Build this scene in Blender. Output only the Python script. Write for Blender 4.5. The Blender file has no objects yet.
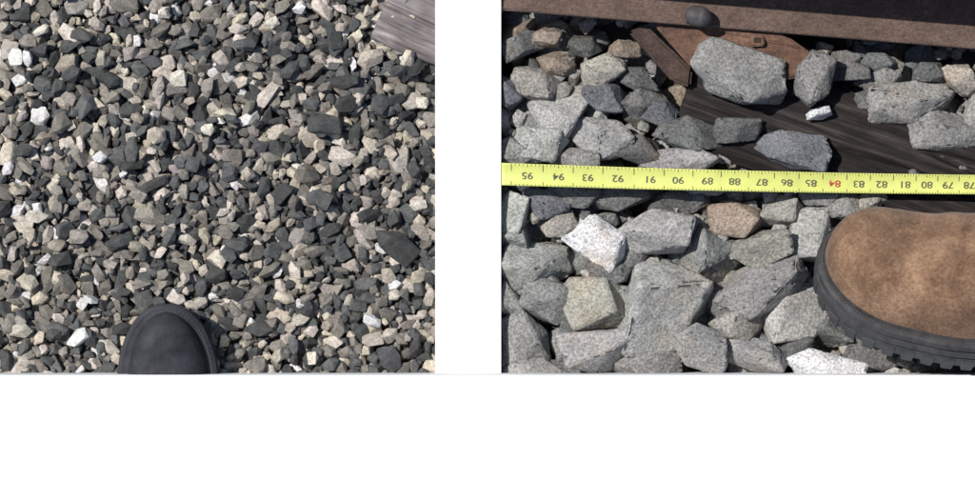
import bpy, bmesh, math, random
import numpy as np
from mathutils import Vector, Matrix, noise, Euler

R = np.random.default_rng(11)
random.seed(5)
H = 4.0
def PX(x): return (x-487.5)/1000.0
def PY(y): return (250.5-y)/1000.0
scene = bpy.context.scene
scene.view_settings.view_transform = 'Standard'
scene.view_settings.look = 'None'
scene.view_settings.exposure = 0

# ------------------------------------------------------------------ materials
def newmat(name):
    m = bpy.data.materials.new(name); m.use_nodes = True
    nt = m.node_tree
    return m, nt, nt.nodes['Principled BSDF']
def nd(nt, t, **kw):
    n = nt.nodes.new(t)
    for k, v in kw.items():
        if k in n.inputs: n.inputs[k].default_value = v
        else: setattr(n, k, v)
    return n
def mixrgb(nt, mode, fac, a, b):
    n = nt.nodes.new('ShaderNodeMix'); n.data_type = 'RGBA'; n.blend_type = mode
    for sock, v in ((n.inputs[0], fac), (n.inputs[6], a), (n.inputs[7], b)):
        if hasattr(v, 'is_linked') or hasattr(v, 'links'): nt.links.new(v, sock)
        else: sock.default_value = v
    return n.outputs[2]
def ramp(nt, inp, stops):
    r = nt.nodes.new('ShaderNodeValToRGB')
    el = r.color_ramp.elements
    while len(el) < len(stops): el.new(0.5)
    for e, (p, c) in zip(el, stops):
        e.position = p
        e.color = (c, c, c, 1) if isinstance(c, (int, float)) else (*c, 1)
    nt.links.new(inp, r.inputs[0]); return r.outputs[0]
def tc(nt, scale=(1, 1, 1)):
    t = nt.nodes.new('ShaderNodeTexCoord'); mp = nt.nodes.new('ShaderNodeMapping')
    mp.inputs['Scale'].default_value = scale
    nt.links.new(t.outputs['Object'], mp.inputs[0]); return mp.outputs[0]
def nz(nt, vec, s, d=4, r=0.6):
    n = nd(nt, 'ShaderNodeTexNoise', Scale=s, Detail=d, Roughness=r)
    nt.links.new(vec, n.inputs['Vector']); return n.outputs['Fac']
def bump(nt, bs, h, strength, dist):
    b = nd(nt, 'ShaderNodeBump', Strength=strength, Distance=dist)
    nt.links.new(h, b.inputs['Height']); nt.links.new(b.outputs[0], bs.inputs['Normal'])

def stone_mat(name, sp_scale, dark, light, bdist, patch=35, stain=0.0):
    m, nt, bs = newmat(name)
    v = tc(nt)
    at = nt.nodes.new('ShaderNodeAttribute'); at.attribute_name = 'col'
    speck = ramp(nt, nz(nt, v, sp_scale, 3, 0.7), [(0.36, dark), (0.5, 1.0), (0.66, light)])
    blot = ramp(nt, nz(nt, v, patch, 4, 0.6), [(0.3, 0.76), (0.7, 1.2)])
    c = mixrgb(nt, 'MULTIPLY', 1.0, at.outputs['Color'], speck)
    c = mixrgb(nt, 'MULTIPLY', 1.0, c, blot)
    if stain:
        f = ramp(nt, nz(nt, v, 14, 4, 0.6), [(0.55, 0.0), (0.72, stain)])
        c = mixrgb(nt, 'MULTIPLY', f, c, (1.12, 0.93, 0.75, 1))
    nt.links.new(c, bs.inputs['Base Color'])
    bs.inputs['Roughness'].default_value = 0.9
    bs.inputs['Specular IOR Level'].default_value = 0.2
    bump(nt, bs, nz(nt, v, sp_scale*0.45, 5, 0.7), 0.8, bdist)
    return m
M_small = stone_mat('small_gravel', 420, 0.75, 1.3, 0.0010, 120)
M_big = stone_mat('granite_ballast', 380, 0.58, 1.45, 0.0022, 40, 0.7)

def simple(name, col, rough=0.6, sc=60, lo=0.8, hi=1.2, bd=0.0005, met=0.0, spec=0.5, scale=(1,1,1)):
    m, nt, bs = newmat(name)
    v = tc(nt, scale)
    f = ramp(nt, nz(nt, v, sc, 5, 0.65), [(0.3, lo), (0.7, hi)])
    c = mixrgb(nt, 'MULTIPLY', 1.0, (*col, 1), f)
    nt.links.new(c, bs.inputs['Base Color'])
    bs.inputs['Roughness'].default_value = rough
    bs.inputs['Metallic'].default_value = met
    bs.inputs['Specular IOR Level'].default_value = spec
    if bd: bump(nt, bs, nz(nt, v, sc*4, 4, 0.6), 0.6, bd)
    return m
def rust(name, c1, c2, c3, sc=45, sx=0.8):
    m, nt, bs = newmat(name)
    v = tc(nt, (sx, 1, 1))
    c = ramp(nt, nz(nt, v, sc, 7, 0.75), [(0.3, c1), (0.52, c2), (0.72, c3)])
    f = ramp(nt, nz(nt, v, 420, 3, 0.7), [(0.3, 0.6), (0.7, 1.3)])
    c = mixrgb(nt, 'MULTIPLY', 1.0, c, f)
    nt.links.new(c, bs.inputs['Base Color']); bs.inputs['Roughness'].default_value = 0.8
    bs.inputs['Specular IOR Level'].default_value = 0.3
    bump(nt, bs, nz(nt, v, 320, 5, 0.7), 0.8, 0.0015)
    return m
M_rail = rust('rusty_rail', (0.085,0.055,0.043), (0.13,0.086,0.068), (0.19,0.135,0.11))
M_lip = rust('rusty_dark', (0.035,0.024,0.02), (0.065,0.04,0.032), (0.11,0.07,0.055))
M_plate = rust('rusty_plate', (0.06,0.036,0.028), (0.15,0.083,0.056), (0.27,0.155,0.11), 30)
M_spike = simple('spike_steel', (0.055,0.052,0.055), 0.65, 80, met=0.1)
M_white = simple('page_white', (0.84,0.84,0.84), 0.9, 30, 0.985, 1.01, 0.0)  # white of the page, for the added slab around both beds
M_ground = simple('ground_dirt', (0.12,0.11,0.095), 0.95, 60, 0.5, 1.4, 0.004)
M_bed = simple('gap_shade', (0.06,0.055,0.05), 0.95, 150, 0.5, 1.4, 0.003)  # dark underlay: shade in the gaps between stones put into its colour

def wood(name, c1, c2, c3):
    m, nt, bs = newmat(name)
    v = tc(nt, (0.05, 1, 1)); v2 = tc(nt)
    g = nz(nt, v, 170, 6, 0.7)
    c = ramp(nt, g, [(0.33, c1), (0.5, c2), (0.68, c3)])
    f = ramp(nt, nz(nt, v2, 30, 4, 0.6), [(0.3, 0.7), (0.7, 1.25)])
    c = mixrgb(nt, 'MULTIPLY', 1.0, c, f)
    nt.links.new(c, bs.inputs['Base Color']); bs.inputs['Roughness'].default_value = 0.85
    bs.inputs['Specular IOR Level'].default_value = 0.25
    bump(nt, bs, g, 0.8, 0.002)
    return m
M_wdark = wood('creosoted_wood', (0.006,0.005,0.005), (0.02,0.016,0.015), (0.065,0.053,0.047))
M_wgrey = wood('weathered_wood', (0.06,0.048,0.045), (0.18,0.155,0.148), (0.32,0.285,0.275))

# ------------------------------------------------------------------ helpers
def obj_from(name, verts, faces, mat, smooth=False, parent=None):
    me = bpy.data.meshes.new(name); me.from_pydata([tuple(v) for v in verts], [], faces)
    me.materials.append(mat); me.validate(); me.update()
    if smooth: me.polygons.foreach_set('use_smooth', [True]*len(me.polygons))
    o = bpy.data.objects.new(name, me); scene.collection.objects.link(o)
    if parent: o.parent = parent
    return o
def box(name, x0,x1,y0,y1,z0,z1, mat, parent=None, bev=0.0):
    bm = bmesh.new(); bmesh.ops.create_cube(bm, size=1)
    for v in bm.verts:
        v.co = Vector(((x0+x1)/2+v.co.x*(x1-x0), (y0+y1)/2+v.co.y*(y1-y0), (z0+z1)/2+v.co.z*(z1-z0)))
    if bev: bmesh.ops.bevel(bm, geom=bm.edges[:], offset=bev, segments=2, affect='EDGES')
    me = bpy.data.meshes.new(name); bm.to_mesh(me); bm.free(); me.materials.append(mat)
    o = bpy.data.objects.new(name, me); scene.collection.objects.link(o)
    if parent: o.parent = parent
    return o
def empty(name):
    e = bpy.data.objects.new(name, None); scene.collection.objects.link(e); e.empty_display_size = 0.05
    return e

def hull_stone(npts, bev, segs, cuts, disp, seed, box_bias=0.5):
    r = np.random.default_rng(seed)
    pts = []
    tries = 0
    while len(pts) < npts and tries < 500:
        tries += 1
        p = r.normal(size=3); p /= np.linalg.norm(p)
        if all(np.dot(p, q) < 0.72 for q in pts): pts.append(p)
    P = []
    for p in pts:
        m = np.abs(p).max()
        k = 1*(1-box_bias) + box_bias*(1/m)
        P.append(p*k*r.uniform(0.8, 1.0))
    bm = bmesh.new()
    for p in P: bm.verts.new(p)
    res = bmesh.ops.convex_hull(bm, input=bm.verts[:])
    dead = [g for g in res['geom_interior']+res['geom_unused'] if isinstance(g, bmesh.types.BMVert) and g.is_valid]
    if dead: bmesh.ops.delete(bm, geom=list(set(dead)), context='VERTS')
    bmesh.ops.dissolve_limit(bm, angle_limit=math.radians(16), verts=bm.verts[:], edges=bm.edges[:])
    bmesh.ops.bevel(bm, geom=bm.edges[:], offset=bev, segments=segs, affect='EDGES', clamp_overlap=True)
    bmesh.ops.triangulate(bm, faces=bm.faces[:])
    if cuts:
        for _ in range(cuts):
            long = [e for e in bm.edges if e.calc_length() > 0.14]
            if not long: break
            bmesh.ops.subdivide_edges(bm, edges=long, cuts=1)
            bmesh.ops.triangulate(bm, faces=[f for f in bm.faces if len(f.verts) > 3])
        off = Vector((seed*3.1, seed*1.7, 0))
        bm.normal_update()
        for v in bm.verts:
            n1 = noise.fractal(v.co*1.5+off, 0.8, 2.0, 3)
            n2 = noise.fractal(v.co*7+off, 0.8, 2.0, 3)
            v.co += v.normal*(n1*disp + n2*disp*0.6)
    bm.verts.index_update()
    V = np.array([v.co[:] for v in bm.verts]); 
    F = np.array([[v.index for v in f.verts] for f in bm.faces])
    bm.free()
    V -= (V.max(0)+V.min(0))/2
    V /= (V.max(0)-V.min(0))/2
    return V, F

def rotm(yaw, tx, ty):
    return np.array(Euler((tx, ty, yaw), 'XYZ').to_matrix())

class Heap:
    def __init__(s): s.V=[]; s.F=[]; s.C=[]; s.n=0
    def add(s, lib, pos, dims, yaw, tx, ty, col):
        V, F = lib
        W = (V*np.array(dims)) @ rotm(yaw, tx, ty).T + np.array(pos)
        s.V.append(W); s.F.append(F+s.n); s.n += len(W)
        s.C.append(np.tile(np.array([*col, 1.0]), (len(W), 1)))
    def build(s, name, mat, smooth):
        V = np.concatenate(s.V).astype(np.float32); F = np.concatenate(s.F).astype(np.int32)
        C = np.concatenate(s.C).astype(np.float32)
        me = bpy.data.meshes.new(name)
        me.vertices.add(len(V)); me.vertices.foreach_set('co', V.ravel())
        me.loops.add(F.size); me.loops.foreach_set('vertex_index', F.ravel())
        me.polygons.add(len(F)); me.polygons.foreach_set('loop_start', np.arange(0, F.size, 3, dtype=np.int32))
        me.update(calc_edges=True)
        me.polygons.foreach_set('use_smooth', np.full(len(F), smooth))
        a = me.attributes.new('col', 'FLOAT_COLOR', 'POINT'); a.data.foreach_set('color', C.ravel())
        me.materials.append(mat); me.update()
        o = bpy.data.objects.new(name, me); scene.collection.objects.link(o); print(name, len(F)); return o

class Field:
    def __init__(s, x0,x1,y0,y1,cell,z0):
        s.x0,s.y0,s.c = x0,y0,cell
        s.nx=int((x1-x0)/cell)+1; s.ny=int((y1-y0)/cell)+1
        s.x1,s.y1=x1,y1
        s.h=np.full((s.ny,s.nx), z0)
    def foot(s, x,y,a,b,yaw):
        r=max(a,b); i0=max(0,int((x-r-s.x0)/s.c)); i1=min(s.nx,int((x+r-s.x0)/s.c)+2)
        j0=max(0,int((y-r-s.y0)/s.c)); j1=min(s.ny,int((y+r-s.y0)/s.c)+2)
        gx=s.x0+np.arange(i0,i1)*s.c-x; gy=s.y0+np.arange(j0,j1)*s.c-y
        X,Y=np.meshgrid(gx,gy); c,sn=math.cos(yaw),math.sin(yaw)
        u=(X*c+Y*sn)/a; v=(-X*sn+Y*c)/b
        return (slice(j0,j1),slice(i0,i1)), u*u+v*v
    def drop(s, a,b,c,yaw,k=10,xy=None):
        best=None
        for _ in range(k if xy is None else 1):
            x,y = xy if xy is not None else (R.uniform(s.x0,s.x1),R.uniform(s.y0,s.y1))
            if xy is None:
                i=min(s.nx-1,int((x-s.x0)/s.c)); j=min(s.ny-1,int((y-s.y0)/s.c)); z=s.h[j,i]
            else: z=0
            if best is None or z<best[0]: best=(z,x,y)
        z,x,y=best
        sl,q=s.foot(x,y,a,b,yaw); hh=s.h[sl][q<0.75]
        if hh.size==0: return None
        z=np.percentile(hh,70)
        zc=z+0.42*c
        top=zc+c*np.sqrt(np.clip(1-q,0,1))
        s.h[sl]=np.where(q<1,np.maximum(s.h[sl],top),s.h[sl])
        return x,y,zc

# ------------------------------------------------------------------ ground + added slab standing in for the white page
g = box('ground', -40,40,-40,40,-0.3,-0.09, M_ground)
DIV = 0.005; KH = 0.06
yk = PY(375)*(1-KH/H)
bm = bmesh.new()
def addbox(bm,x0,x1,y0,y1,z0,z1):
    r=bmesh.ops.create_cube(bm,size=1)
    for v in r['verts']:
        v.co=Vector(((x0+x1)/2+v.co.x*(x1-x0),(y0+y1)/2+v.co.y*(y1-y0),(z0+z1)/2+v.co.z*(z1-z0)))
addbox(bm,-1.6,1.6,-1.3,yk,-0.1,KH)
addbox(bm,PX(435.3),PX(501),yk+0.0001,1.6,-0.1,DIV)
me=bpy.data.meshes.new('white_page_slab'); bm.to_mesh(me); bm.free(); me.materials.append(M_white)
slab=bpy.data.objects.new('white_page_slab',me); scene.collection.objects.link(slab)

# ------------------------------------------------------------------ walking ballast
lib = [hull_stone(int(R.integers(8,15)), 0.055, 1, 0, 0, 100+i, R.uniform(0.1,0.9)) for i in range(90)]
def lcol():
    u=R.uniform()
    if u<0.42: b=R.uniform(0.045,0.11); c=np.array([b*0.985,b*1.0,b*0.985])
    elif u<0.68: b=R.uniform(0.12,0.22); c=np.array([b*1.08,b*0.99,b*0.86])
    elif u<0.965: b=R.uniform(0.24,0.47); c=np.array([b*1.09,b*0.97,b*R.uniform(0.75,0.88)])
    else: b=R.uniform(0.5,0.62); c=np.array([b*1.02,b*0.98,b*0.95])
    return c*R.uniform(0.98,1.02,3)
fx0,fx1,fy0,fy1 = -0.54,PX(437),yk-0.005,0.31
F1=Field(fx0,fx1,fy0,fy1,0.0015,-0.026)
items=[]
for i in range(14000):
    s=float(np.clip(R.lognormal(math.log(0.0052),0.32),0.0026,0.011))
    a=s*R.uniform(0.95,1.5); b=s*R.uniform(0.68,1.0); c=s*R.uniform(0.5,0.85); yaw=R.uniform(0,6.28)
    r=F1.drop(a,b,c,yaw,7)
    if r: items.append((*r,a,b,c,yaw,lcol()))
sp=[(325,125,18,11,0,.07),(348,103,15,9,.3,.06),(395,245,24,14,-.6,.06),(80,35,14,8,0,.08),(36,216,12,7,0,.5),(372,321,11,6,-.5,.62),
(76,338,13,8,.6,.6),(108,347,12,6,-.6,.4),(395,284,7,6,0,.6),(100,157,8,6,.2,.62),(178,78,8,8,0,.5),(22,150,13,7,.3,.06),(421,103,7,6,0,.55),
(342,82,20,7,.1,.055),(245,44,12,7,0,.1),(207,130,8,6,0,.5),(312,358,6,7,0,.5),(272,22,9,5,.4,.5),(215,275,12,8,.4,.055),(90,300,8,6,0,.6),(300,320,9,6,.1,.42),
(150,185,20,6,.5,.06),(372,215,20,7,.1,.06),(400,70,12,6,.5,.07),(235,245,13,7,-.3,.08),(60,260,13,8,.3,.06),(418,205,10,6,0,.45),(185,240,10,6,0,.4),
(40,30,9,5,.4,.5),(130,110,13,7,.2,.065),(290,70,13,7,.8,.07),(260,330,13,8,.2,.07),(330,230,14,7,.1,.065),(165,12,8,6,0,.55),(20,330,12,8,.1,.4)]
for x,y,a,b,yw,al in sp:
    a/=1000;b/=1000;c=b*0.75
    r=F1.drop(a,b,c,yw,1,(PX(x),PY(y)))
    col=np.array([al,al,al*0.97]) if (al<.15 or al>.55) else np.array([al*1.05,al*.97,al*.82])
    items.append((r[0],r[1],r[2]-b*0.2,a,b,c,yw,col))
shift=-0.002-np.percentile(F1.h,96)
hp=Heap()
for x,y,z,a,b,c,yaw,col in items:
    z+=shift
    if x+max(a,b)>PX(434) : z=min(z, DIV-0.002-max(c,b*.8))
    if z+b< -0.022: continue
    if b<0.0032 and z<-0.012: continue
    hp.add(lib[int(R.integers(len(lib)))],(x,y,z),(a,b,c),yaw,R.normal(0,.32),R.normal(0,.32),col)
walk=hp.build('walking_ballast',M_small,False)
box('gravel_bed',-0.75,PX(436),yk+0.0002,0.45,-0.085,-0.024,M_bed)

# ------------------------------------------------------------------ wooden ties
def make_tie(name, L, W, T, mat, seed, res=0.004, groove=0.004):
    nx=int(L/ (res*2)); ny=int(W/(res*0.45))
    vs=[];fs=[]
    for j in range(ny+1):
        for i in range(nx+1):
            x=-L/2+L*i/nx; y=-W/2+W*j/ny
            n=noise.fractal(Vector((x*7+seed,y*75+seed,seed)),0.9,2.0,4)
            d=abs(noise.noise(Vector((x*3+seed,y*45,seed+5))))
            z=n*groove*0.45-max(0,0.12-d)*groove*16
            ex=min(y+W/2,W/2-y); z-=max(0,0.012-ex)**2*55
            edge=0.004*noise.noise(Vector((x*14,seed+y*2,3)))*(abs(y)/(W/2))**4
            vs.append((x,y+edge,z))
    for j in range(ny):
        for i in range(nx):
            a=j*(nx+1)+i; fs.append((a,a+1,a+nx+2,a+nx+1))
    ring=[i for i in range(nx+1)]+[j*(nx+1)+nx for j in range(1,ny+1)]+[ny*(nx+1)+i for i in range(nx-1,-1,-1)]+[j*(nx+1) for j in range(ny-1,0,-1)]
    base=len(vs)
    for r in ring: vs.append((vs[r][0],vs[r][1],-T))
    n=len(ring)
    for k in range(n): fs.append((ring[k],base+k,base+(k+1)%n,ring[(k+1)%n]))
    fs.append([base+k for k in range(n)][::-1])
    return obj_from(name,vs,fs,mat,True)
t1=make_tie('wooden_tie',0.8,0.108,0.075,M_wdark,3.3)
t1.location=(PX(862),PY(151),-0.002); t1.rotation_euler=(0,0,math.radians(-19))
d=Vector((math.cos(math.radians(-19)),math.sin(math.radians(-19)),0)); t1.location+=d*0.215
t2=make_tie('wooden_tie',0.10,0.16,0.02,M_wgrey,8.1,res=0.003,groove=0.004)
t2.rotation_euler=(0,0,math.radians(-24))
t2.location=(PX(402)+0.046,PY(40)+0.055,0.0005)

# ------------------------------------------------------------------ road ballast
F2=Field(PX(496),0.66,yk-0.01,0.34,0.004,-0.09)
hr=Heap()
blib=[hull_stone(int(R.integers(8,14)),0.03,2,3,0.04,500+i,R.uniform(0.3,0.9)) for i in range(36)]
def rcol(kind=None):
    if kind is None: kind=R.choice(['g','g','l','d','t','b'])
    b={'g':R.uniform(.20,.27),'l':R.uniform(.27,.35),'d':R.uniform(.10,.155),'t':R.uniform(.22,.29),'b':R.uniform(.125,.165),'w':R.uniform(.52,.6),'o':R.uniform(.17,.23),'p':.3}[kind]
    tint={'g':(1.01,1,.955),'l':(1.01,1,.95),'d':(1.0,1,.97),'t':(1.05,1,.88),'b':(.94,.98,1.05),'w':(1.0,1,.98),'o':(1.18,.96,.77),'p':(1.1,.97,.88)}[kind]
    return np.array(tint)*b*R.uniform(.98,1.02,3)
for i in range(1500):
    s=R.uniform(0.013,0.024); a=s*R.uniform(1,1.3);b=s*R.uniform(.75,1);c=s*R.uniform(.6,.85);yaw=R.uniform(0,6.28)
    r=F2.drop(a,b,c,yaw,8)
    if r is None: continue
    x,y,z=r
    if z+c>-0.014: continue
    kind=None
    if y>PY(100) and R.uniform()<0.25: kind='o'
    hr.add(blib[int(R.integers(36))],(x,y,z),(a,b,c),yaw,R.normal(0,.3),R.normal(0,.3),rcol(kind))
heroes=[ # x,y,w,h,yaw deg(ccw), kind, ztop mm
(522,44,44,26,10,'d',0),(556,62,40,24,-15,'o',0),(604,70,48,30,20,'t',3),(585,46,34,20,0,'d',-2),(625,50,34,22,0,'o',-3),(548,36,34,20,0,'o',-4),
(508,92,32,36,20,'b',2),(536,84,56,36,-10,'t',2),(570,112,76,52,25,'l',10),(604,138,66,42,-20,'l',8),(540,142,58,40,15,'l',4),
(604,96,46,32,-20,'b',6),(644,104,48,34,30,'d',2),(640,80,40,26,0,'d',0),(738,74,98,56,-12,'g',36),(813,79,38,54,-10,'g',30),
(852,72,46,20,-8,'d',2),(884,82,40,22,10,'g',2),(912,104,92,42,10,'l',12),(946,130,84,40,-10,'g',10),(962,78,44,30,-30,'p',8),(930,72,34,20,0,'d',0),
(990,110,60,50,10,'g',8),(845,60,30,20,0,'d',0),(880,62,40,20,0,'d',-2),(870,100,34,20,0,'d',6),
(690,134,72,34,-8,'d',12),(738,130,50,26,10,'d',14),(788,150,88,38,-6,'b',18),(680,160,84,24,4,'g',10),(640,150,52,28,-10,'d',6),(514,152,40,30,0,'g',2),  # dark kinds beside the tie: shade on these stones put into colour
(578,160,50,24,0,'g',0),(660,112,40,26,-10,'b',4),(818,113,26,12,10,'w',14),
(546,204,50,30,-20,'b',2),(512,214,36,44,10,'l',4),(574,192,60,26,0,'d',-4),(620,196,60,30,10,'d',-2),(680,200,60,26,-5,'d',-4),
(598,241,62,40,-35,'w',10),(658,231,84,44,6,'l',18),(706,256,80,70,-25,'g',8),(737,220,60,36,-8,'o',6),(780,212,58,38,12,'t',2),
(766,252,62,40,10,'t',12),(812,236,48,62,-25,'l',6),(848,205,40,30,30,'g',10),(868,204,40,24,35,'l',8),
(532,264,82,58,18,'l',12),(512,238,40,34,0,'g',-2),(552,302,66,42,-15,'g',2),(610,270,52,34,20,'d',-4),
(666,306,88,108,-12,'l',24),(603,304,84,54,-6,'t',14),(602,346,90,56,12,'l',18),(722,300,42,32,-30,'d',-6),(762,286,96,48,24,'g',16),
(646,364,74,36,-5,'g',4),(704,348,70,42,-20,'l',16),(742,322,58,36,30,'t',2),(796,312,82,62,28,'l',8),(752,354,78,32,-18,'g',8),
(826,364,80,28,-4,'w',16),(522,340,52,58,20,'g',12),(508,302,36,44,0,'g',-2),(532,372,58,32,0,'l',0),(572,374,44,28,0,'d',-2),
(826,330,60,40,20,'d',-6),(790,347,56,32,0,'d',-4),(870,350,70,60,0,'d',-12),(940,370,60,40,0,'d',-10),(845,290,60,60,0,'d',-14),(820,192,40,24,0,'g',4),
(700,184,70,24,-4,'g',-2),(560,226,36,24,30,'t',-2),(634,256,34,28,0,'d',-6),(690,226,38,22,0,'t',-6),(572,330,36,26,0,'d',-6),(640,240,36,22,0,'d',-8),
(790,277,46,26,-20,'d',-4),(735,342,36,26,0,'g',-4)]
for k,(x,y,w,h,yw,kind,zt) in enumerate(heroes):
    seed=2900+k; npt=int(R.integers(9,14)); bb=R.uniform(0.6,1.0); flat=1.0; tl=0.2
    if k in (14,15): seed=7701+k; npt=14; bb=0.75; flat=0.8; tl=0.04
    st=hull_stone(npt,0.022,2,4,0.035,seed,bb)
    a=w/2000*1.03;b=h/2000*1.06;c=min(a,b)*R.uniform(.9,1.15)*flat
    z=zt/1000-c*0.96
    if x-w/2<503: z=min(z,DIV-0.003-c)
    hr.add(st,(PX(x),PY(y),z),(a,b,c),math.radians(yw),R.normal(0,tl),R.normal(0,tl),rcol(kind))
for i in range(420):
    s=R.uniform(0.003,0.009);x=R.uniform(PX(512),0.6);y=R.uniform(yk,0.3)
    hr.add(blib[int(R.integers(36))],(x,y,-0.016+R.uniform(-.008,.006)),(s*1.3,s,s*.7),R.uniform(0,6.28),R.normal(0,.4),R.normal(0,.4),rcol())
road=hr.build('road_ballast',M_big,True)
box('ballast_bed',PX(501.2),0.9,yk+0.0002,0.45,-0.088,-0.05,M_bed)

# ------------------------------------------------------------------ rail
half=[(.078,0),(.078,.009),(.034,.017),(.012,.024),(.0085,.035),(.0085,.066),(.013,.076),(.030,.083),(.032,.088),(.032,.104),(.027,.110),(.013,.112)]
prof=[(-half[0][0],0)]+[(a,b) for a,b in half]+[(-a,b) for a,b in reversed(half[1:])]
L=1.1; nseg=60
vs=[];fs=[];n=len(prof)
for i in range(nseg+1):
    for (y,z) in prof: vs.append((L*i/nseg,y,z))
for i in range(nseg):
    for k in range(n):
        a=i*n+k;b=i*n+(k+1)%n; fs.append((a,b,b+n,a+n))
fs.append(list(range(n))); fs.append([nseg*n+k for k in range(n)][::-1])
rail=obj_from('rail',vs,fs,M_rail)
bv=rail.modifiers.new('b','BEVEL'); bv.width=0.002; bv.segments=2; bv.limit_method='ANGLE'
ra=math.atan2(-(50-11),474); rz=0.022
rail.rotation_euler=(0,0,ra)
rail.location=(PX(501)+0.007, PY(12)+0.078*math.cos(ra),rz)

# ------------------------------------------------------------------ tie plate with spikes
tp=empty('tie_plate')
def prism(name,pts,z0,z1,mat,parent,bev=0.0015):
    bm=bmesh.new()
    f=bm.faces.new([bm.verts.new((PX(x),PY(y),z0)) for x,y in pts])
    r=bmesh.ops.extrude_face_region(bm,geom=[f])
    for v in r['geom']:
        if isinstance(v,bmesh.types.BMVert): v.co.z=z1
    bmesh.ops.recalc_face_normals(bm,faces=bm.faces[:])
    bmesh.ops.bevel(bm,geom=bm.edges[:],offset=bev,segments=2,affect='EDGES')
    me=bpy.data.meshes.new(name);bm.to_mesh(me);bm.free();me.materials.append(mat)
    o=bpy.data.objects.new(name,me);scene.collection.objects.link(o);o.parent=parent;return o
prism('plate',[(650,5),(655,28),(690,68),(745,90),(806,76),(816,58),(776,30),(766,5)],0.006,0.018,M_plate,tp,0.002)
prism('plate_shoulder',[(655,4),(660,24),(720,33),(800,50),(772,28),(764,4)],0.0183,0.0215,M_plate,tp,0.0015)
prism('plate_lip',[(628,32),(646,26),(692,70),(690,88),(672,82)],-0.006,0.012,M_lip,tp,0.003)
def spike(x,y,yaw,s=1.0):
    bm=bmesh.new()
    bmesh.ops.create_uvsphere(bm,u_segments=20,v_segments=12,radius=1)
    for v in bm.verts:
        v.co.x*=0.014*s; v.co.y*=0.0105*s; v.co.z=max(v.co.z,-0.3)*0.008*s+ (0.002*s if v.co.x>0 else 0)
    r=bmesh.ops.create_cube(bm,size=0.016*s)
    for v in r['verts']: v.co.z-=0.008*s
    me=bpy.data.meshes.new('spike');bm.to_mesh(me);bm.free();me.materials.append(M_spike)
    me.polygons.foreach_set('use_smooth',[True]*len(me.polygons))
    o=bpy.data.objects.new('spike_head',me);scene.collection.objects.link(o);o.parent=tp
    o.location=(PX(x),PY(y),0.044);o.rotation_euler=(0,0.15,yaw)
spike(696,19,-0.2)
M_hole=simple('dark_hole',(0.03,0.018,0.012),0.9)
prism('spike_stub_rim',[(748,36),(762,36),(763,47),(749,48)],0.018,0.0255,M_plate,tp,0.0015)
prism('spike_stub',[(752,39),(759,39),(759,44),(752,44)],0.0257,0.0265,M_hole,tp,0.0002)

# ------------------------------------------------------------------ tape measure
tape=empty('tape_measure')
M_tape=simple('yellow_tape',(0.60,0.63,0.17),0.45,60,0.9,1.06,0.0,spec=0.35)
M_ink=simple('tape_ink',(0.09,0.095,0.05),0.5,60,bd=0)
M_red=simple('tape_red_ink',(0.4,0.06,0.03),0.5,60,bd=0)
def tcen(px): 
    t=(px-501)/474
    return 174.5+10.5*t+1.6*math.sin(t*math.pi)
def tz(px):
    t=(px-501)/474
    return 0.021+0.004*math.sin(t*5.0)+0.002*math.sin(t*13+1)
def twid(px): return (22-3*(px-501)/474)/2
def tsurf(px,v):
    return (PX(px),PY(tcen(px)-v*twid(px)),tz(px)+0.0022*v*v)
vs=[];fs=[];NX=160;NY=10
for i in range(NX+1):
    px=501.5+(1060-501.5)*i/NX
    for j in range(NY+1): vs.append(tsurf(px,-1+2*j/NY))
for i in range(NX):
    for j in range(NY):
        a=i*(NY+1)+j; fs.append((a,a+NY+1,a+NY+2,a+1))
tb=obj_from('blade',vs,fs,M_tape,True,tape)
so=tb.modifiers.new('s','SOLIDIFY');so.thickness=0.0003;so.offset=-1
xs=[495,527,558,587,617,649,677,706,733,760,785,809,833,857,880,903,925,946,967,988,1009]
nums=list(range(96,75,-1))
vs=[];fs=[]
def tick(px,v0,v1,w):
    b=len(vs)
    for (x,v) in ((px-w,v0),(px+w,v0),(px+w,v1),(px-w,v1)):
        p=tsurf(x,v); vs.append((p[0],p[1],p[2]+0.0004))
    fs.append((b,b+1,b+2,b+3))
for k in range(len(xs)-1):
    for q in range(8):
        px=xs[k]+(xs[k+1]-xs[k])*(q/8+0.5)
        if px<503: continue
        tick(px,0.3 if q==0 else (0.7 if q==4 else 0.82),0.97,0.28)
        tick(px,-0.97,-0.6 if q==0 else -0.84,0.28)
obj_from('tick_marks',vs,fs,M_ink,False,tape)
for k,(x,nm) in enumerate(zip(xs,nums)):
    if x<505: continue
    cu=bpy.data.curves.new('number','FONT'); cu.body=str(nm); cu.size=0.0108; cu.align_x='CENTER'; cu.align_y='CENTER'; cu.offset=0.0001
    cu.materials.append(M_red if nm in (84,) else M_ink)
    o=bpy.data.objects.new('number_%d'%nm,cu);scene.collection.objects.link(o);o.parent=tape
    p=tsurf(x,-0.05); o.location=(p[0],p[1],p[2]+0.0006)
    o.rotation_euler=(0,0,math.pi-0.022); o.scale=(1.1,0.9,1)

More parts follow.
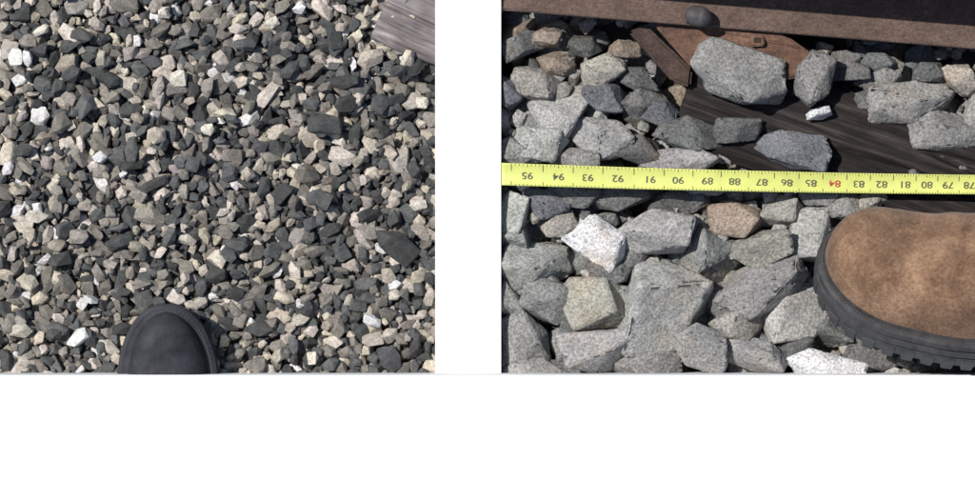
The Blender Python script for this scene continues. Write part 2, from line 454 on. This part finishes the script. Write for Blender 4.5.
# ------------------------------------------------------------------ boots
def sstep(x,a,b):
    t=min(1,max(0,(x-a)/(b-a))); return t*t*(3-2*t)
def make_boot(M_up,M_sole,M_welt,W=0.055,Lb=0.30,full=True,toeh=0.052,ta=0.085):
    root=empty('work_boot')
    def w(x):
        if x<ta: r=W*(max(0,1-(1-x/ta)**2.25))**(1/2.25)
        else: r=W*(1-0.16*sstep(x,ta+0.03,0.2))
        if full and x>Lb-0.045: r*=math.sqrt(max(0,1-((x-(Lb-0.045))/0.045)**2))
        return r
    def hh(x):
        a=0.055
        r=toeh*(max(0,1-(1-min(x,a)/a)**2.4))**(1/2.4)
        if full:
            r+=0.03*sstep(x,0.07,0.16)+0.06*sstep(x,0.15,0.23)
            if x>Lb-0.03: r*=1-0.2*((x-(Lb-0.03))/0.03)**2
        return r
    def spring(x): return 0.014*max(0,1-x/0.09)**2
    zs=0.034
    N=80; K=36; vs=[];fs=[]
    for i in range(N+1):
        t=i/N; x=Lb*(t**1.7 if t<0.999 else 1.0)
        ww=max(w(x)-0.004,0.0008); h=max(hh(x),0.001)
        for k in range(K+1):
            th=math.pi*k/K; c,s=math.cos(th),math.sin(th)
            y=ww*math.copysign(abs(c)**0.78,c); z=h*abs(s)**0.72
            n=noise.fractal(Vector((x*22,y*22,z*22+W*100)),0.8,2,3)*0.0022
            cr=0.0014*math.sin((x-0.08)*200+y*25)*sstep(x,0.085,0.1)*(1-sstep(x,0.13,0.15))*s
            vs.append((x,y,zs+spring(x)+z+(n+cr)*s))
    for i in range(N):
        for k in range(K):
            a=i*(K+1)+k; fs.append((a,a+1,a+K+2,a+K+1))
    if full is False:
        fs.append([N*(K+1)+k for k in range(K+1)])
    up=obj_from('upper',vs,fs,M_up,True,root)
    out=[]
    M=70
    for i in range(M+1):
        t=i/M; x=Lb*(t**1.9); out.append((x,w(x)))
    outline=[(x,y) for x,y in out]+[(x,-y) for x,y in reversed(out[1:-1] if full else out[1:])]
    n=len(outline)
    nrm=[]
    for i in range(n):
        a=outline[i-1];b=outline[(i+1)%n]; dx,dy=b[0]-a[0],b[1]-a[1]; l=math.hypot(dx,dy) or 1
        nrm.append((-dy/l,dx/l))
    layers=[(0.006,0.001),(0.007,0.0055),(0.018,0.0065),(0.0185,0.0045),(0.0205,0.0045),(0.021,0.0075),(0.0265,0.0075),(0.0275,0.0045),(0.0295,0.0045),(0.030,0.007),(0.0355,0.0065),(0.037,0.003),(0.0375,-0.006)]
    vs=[];fs=[]
    for (z,o) in layers:
        for i in range(n):
            vs.append((outline[i][0]+nrm[i][0]*o,outline[i][1]+nrm[i][1]*o,z+spring(outline[i][0])))
    for l in range(len(layers)-1):
        for i in range(n):
            a=l*n+i;b=l*n+(i+1)%n; fs.append((a,b,b+n,a+n))
    fs.append([i for i in range(n)][::-1]); fs.append([(len(layers)-1)*n+i for i in range(n)])
    obj_from('sole',vs,fs,M_sole,False,root)
    vs=[];fs=[]; acc=0; nxt=0.004
    for i in range(n):
        p=outline[i];q=outline[(i+1)%n]; d=math.hypot(q[0]-p[0],q[1]-p[1])
        if d<1e-6: continue
        while acc+d>nxt:
            u=(nxt-acc)/d; c=(p[0]+(q[0]-p[0])*u,p[1]+(q[1]-p[1])*u)
            tx,ty=(q[0]-p[0])/d,(q[1]-p[1])/d; nx,ny=-ty,tx
            sp=spring(c[0]); b=len(vs)
            for zz in (0.0005,0.015):
                for (s1,s2) in ((-0.0075,0.0074),(0.0075,0.0074),(0.0075,-0.018),(-0.0075,-0.018)):
                    k=0.72 if zz<0.01 else 1
                    vs.append((c[0]+tx*s1*k+nx*s2*(1 if zz>0.01 or s2<0 else .75),c[1]+ty*s1*k+ny*s2*(1 if zz>0.01 or s2<0 else .75),zz+sp))
            fs+= [(b,b+1,b+2,b+3),(b+7,b+6,b+5,b+4),(b,b+4,b+5,b+1),(b+1,b+5,b+6,b+2),(b+2,b+6,b+7,b+3),(b+3,b+7,b+4,b)]
            nxt+=0.0195
        acc+=d
    lg=obj_from('lugs',vs,fs,M_sole,False,root)
    bv=lg.modifiers.new('b','BEVEL'); bv.width=0.0012; bv.segments=2
    vs=[];fs=[];acc=0;nxt=0.002
    for i in range(n):
        p=outline[i];q=outline[(i+1)%n]; d=math.hypot(q[0]-p[0],q[1]-p[1])
        if d<1e-6: continue
        while acc+d>nxt:
            u=(nxt-acc)/d; c=(p[0]+(q[0]-p[0])*u,p[1]+(q[1]-p[1])*u)
            tx,ty=(q[0]-p[0])/d,(q[1]-p[1])/d; nx,ny=-ty,tx; b=len(vs)
            z=0.0378+spring(c[0])
            for (s1,s2) in ((-0.0012,0.0028),(0.0012,0.0028),(0.0012,0.0020),(-0.0012,0.0020)):
                vs.append((c[0]+tx*s1+nx*s2,c[1]+ty*s1+ny*s2,z))
            fs.append((b,b+1,b+2,b+3)); nxt+=0.0036
        acc+=d
    obj_from('welt_stitching',vs,fs,M_welt,False,root)
    return root
m,nt,bs=newmat('brown_suede'); v=tc(nt)
c=ramp(nt,nz(nt,v,20,7,0.72),[(0.3,(0.085,0.048,0.03)),(0.48,(0.195,0.115,0.07)),(0.7,(0.34,0.215,0.135))])
c=mixrgb(nt,'MULTIPLY',1.0,c,ramp(nt,nz(nt,v,300,4,0.7),[(0.3,0.6),(0.7,1.3)]))
nt.links.new(c,bs.inputs['Base Color']); bs.inputs['Roughness'].default_value=0.95
bs.inputs['Specular IOR Level'].default_value=0.15; bs.inputs['Sheen Weight'].default_value=0.1
bump(nt,bs,nz(nt,v,400,4,0.7),0.7,0.0012); M_suede=m
M_rub=simple('black_rubber',(0.028,0.028,0.03),0.6,90,0.6,1.9,0.0004)
M_st=simple('stitch',(0.12,0.1,0.08),0.8,bd=0)
M_blk=simple('dark_leather',(0.024,0.025,0.031),0.65,70,0.6,1.6,0.0006,spec=0.3)
M_st2=simple('stitch_black',(0.04,0.04,0.045),0.8,bd=0)

b1=make_boot(M_suede,M_rub,M_st,W=0.068,Lb=0.31,ta=0.095,toeh=0.060)
b1.rotation_euler=(Matrix.Rotation(math.radians(-17),3,'Z')@Matrix.Rotation(math.radians(-42),3,'X')@Matrix.Rotation(math.radians(-6),3,'Y')).to_euler()
b1.location=(PX(816),PY(284),0.020)
b2=make_boot(M_blk,M_blk,M_st2,W=0.044,Lb=0.11,full=False,toeh=0.030,ta=0.085)
b2.rotation_euler=(0,0,math.radians(-90)); b2.location=(PX(169),PY(311),-0.014)

# ------------------------------------------------------------------ light + camera
el,az=math.radians(56),math.radians(-62)
sd=Vector((math.cos(el)*math.sin(az),math.cos(el)*math.cos(az),math.sin(el)))
sun=bpy.data.lights.new('sun','SUN'); sun.energy=4.9; sun.angle=math.radians(0.6); sun.color=(1,0.97,0.93)
so=bpy.data.objects.new('sun',sun); scene.collection.objects.link(so)
so.rotation_euler=sd.to_track_quat('Z','Y').to_euler(); so.location=(-3,2,5)
w=bpy.data.worlds.new('World'); scene.world=w; w.use_nodes=True
nt=w.node_tree; sky=nt.nodes.new('ShaderNodeTexSky'); sky.sky_type='NISHITA'; sky.sun_disc=False
sky.sun_elevation=el; sky.sun_rotation=az
nt.links.new(sky.outputs[0],nt.nodes['Background'].inputs[0]); nt.nodes['Background'].inputs[1].default_value=0.09
cam=bpy.data.cameras.new('camera'); cam.sensor_width=36; cam.lens=36*H/0.975; cam.clip_end=500
co=bpy.data.objects.new('camera',cam); scene.collection.objects.link(co); co.location=(0,0,H); scene.camera=co
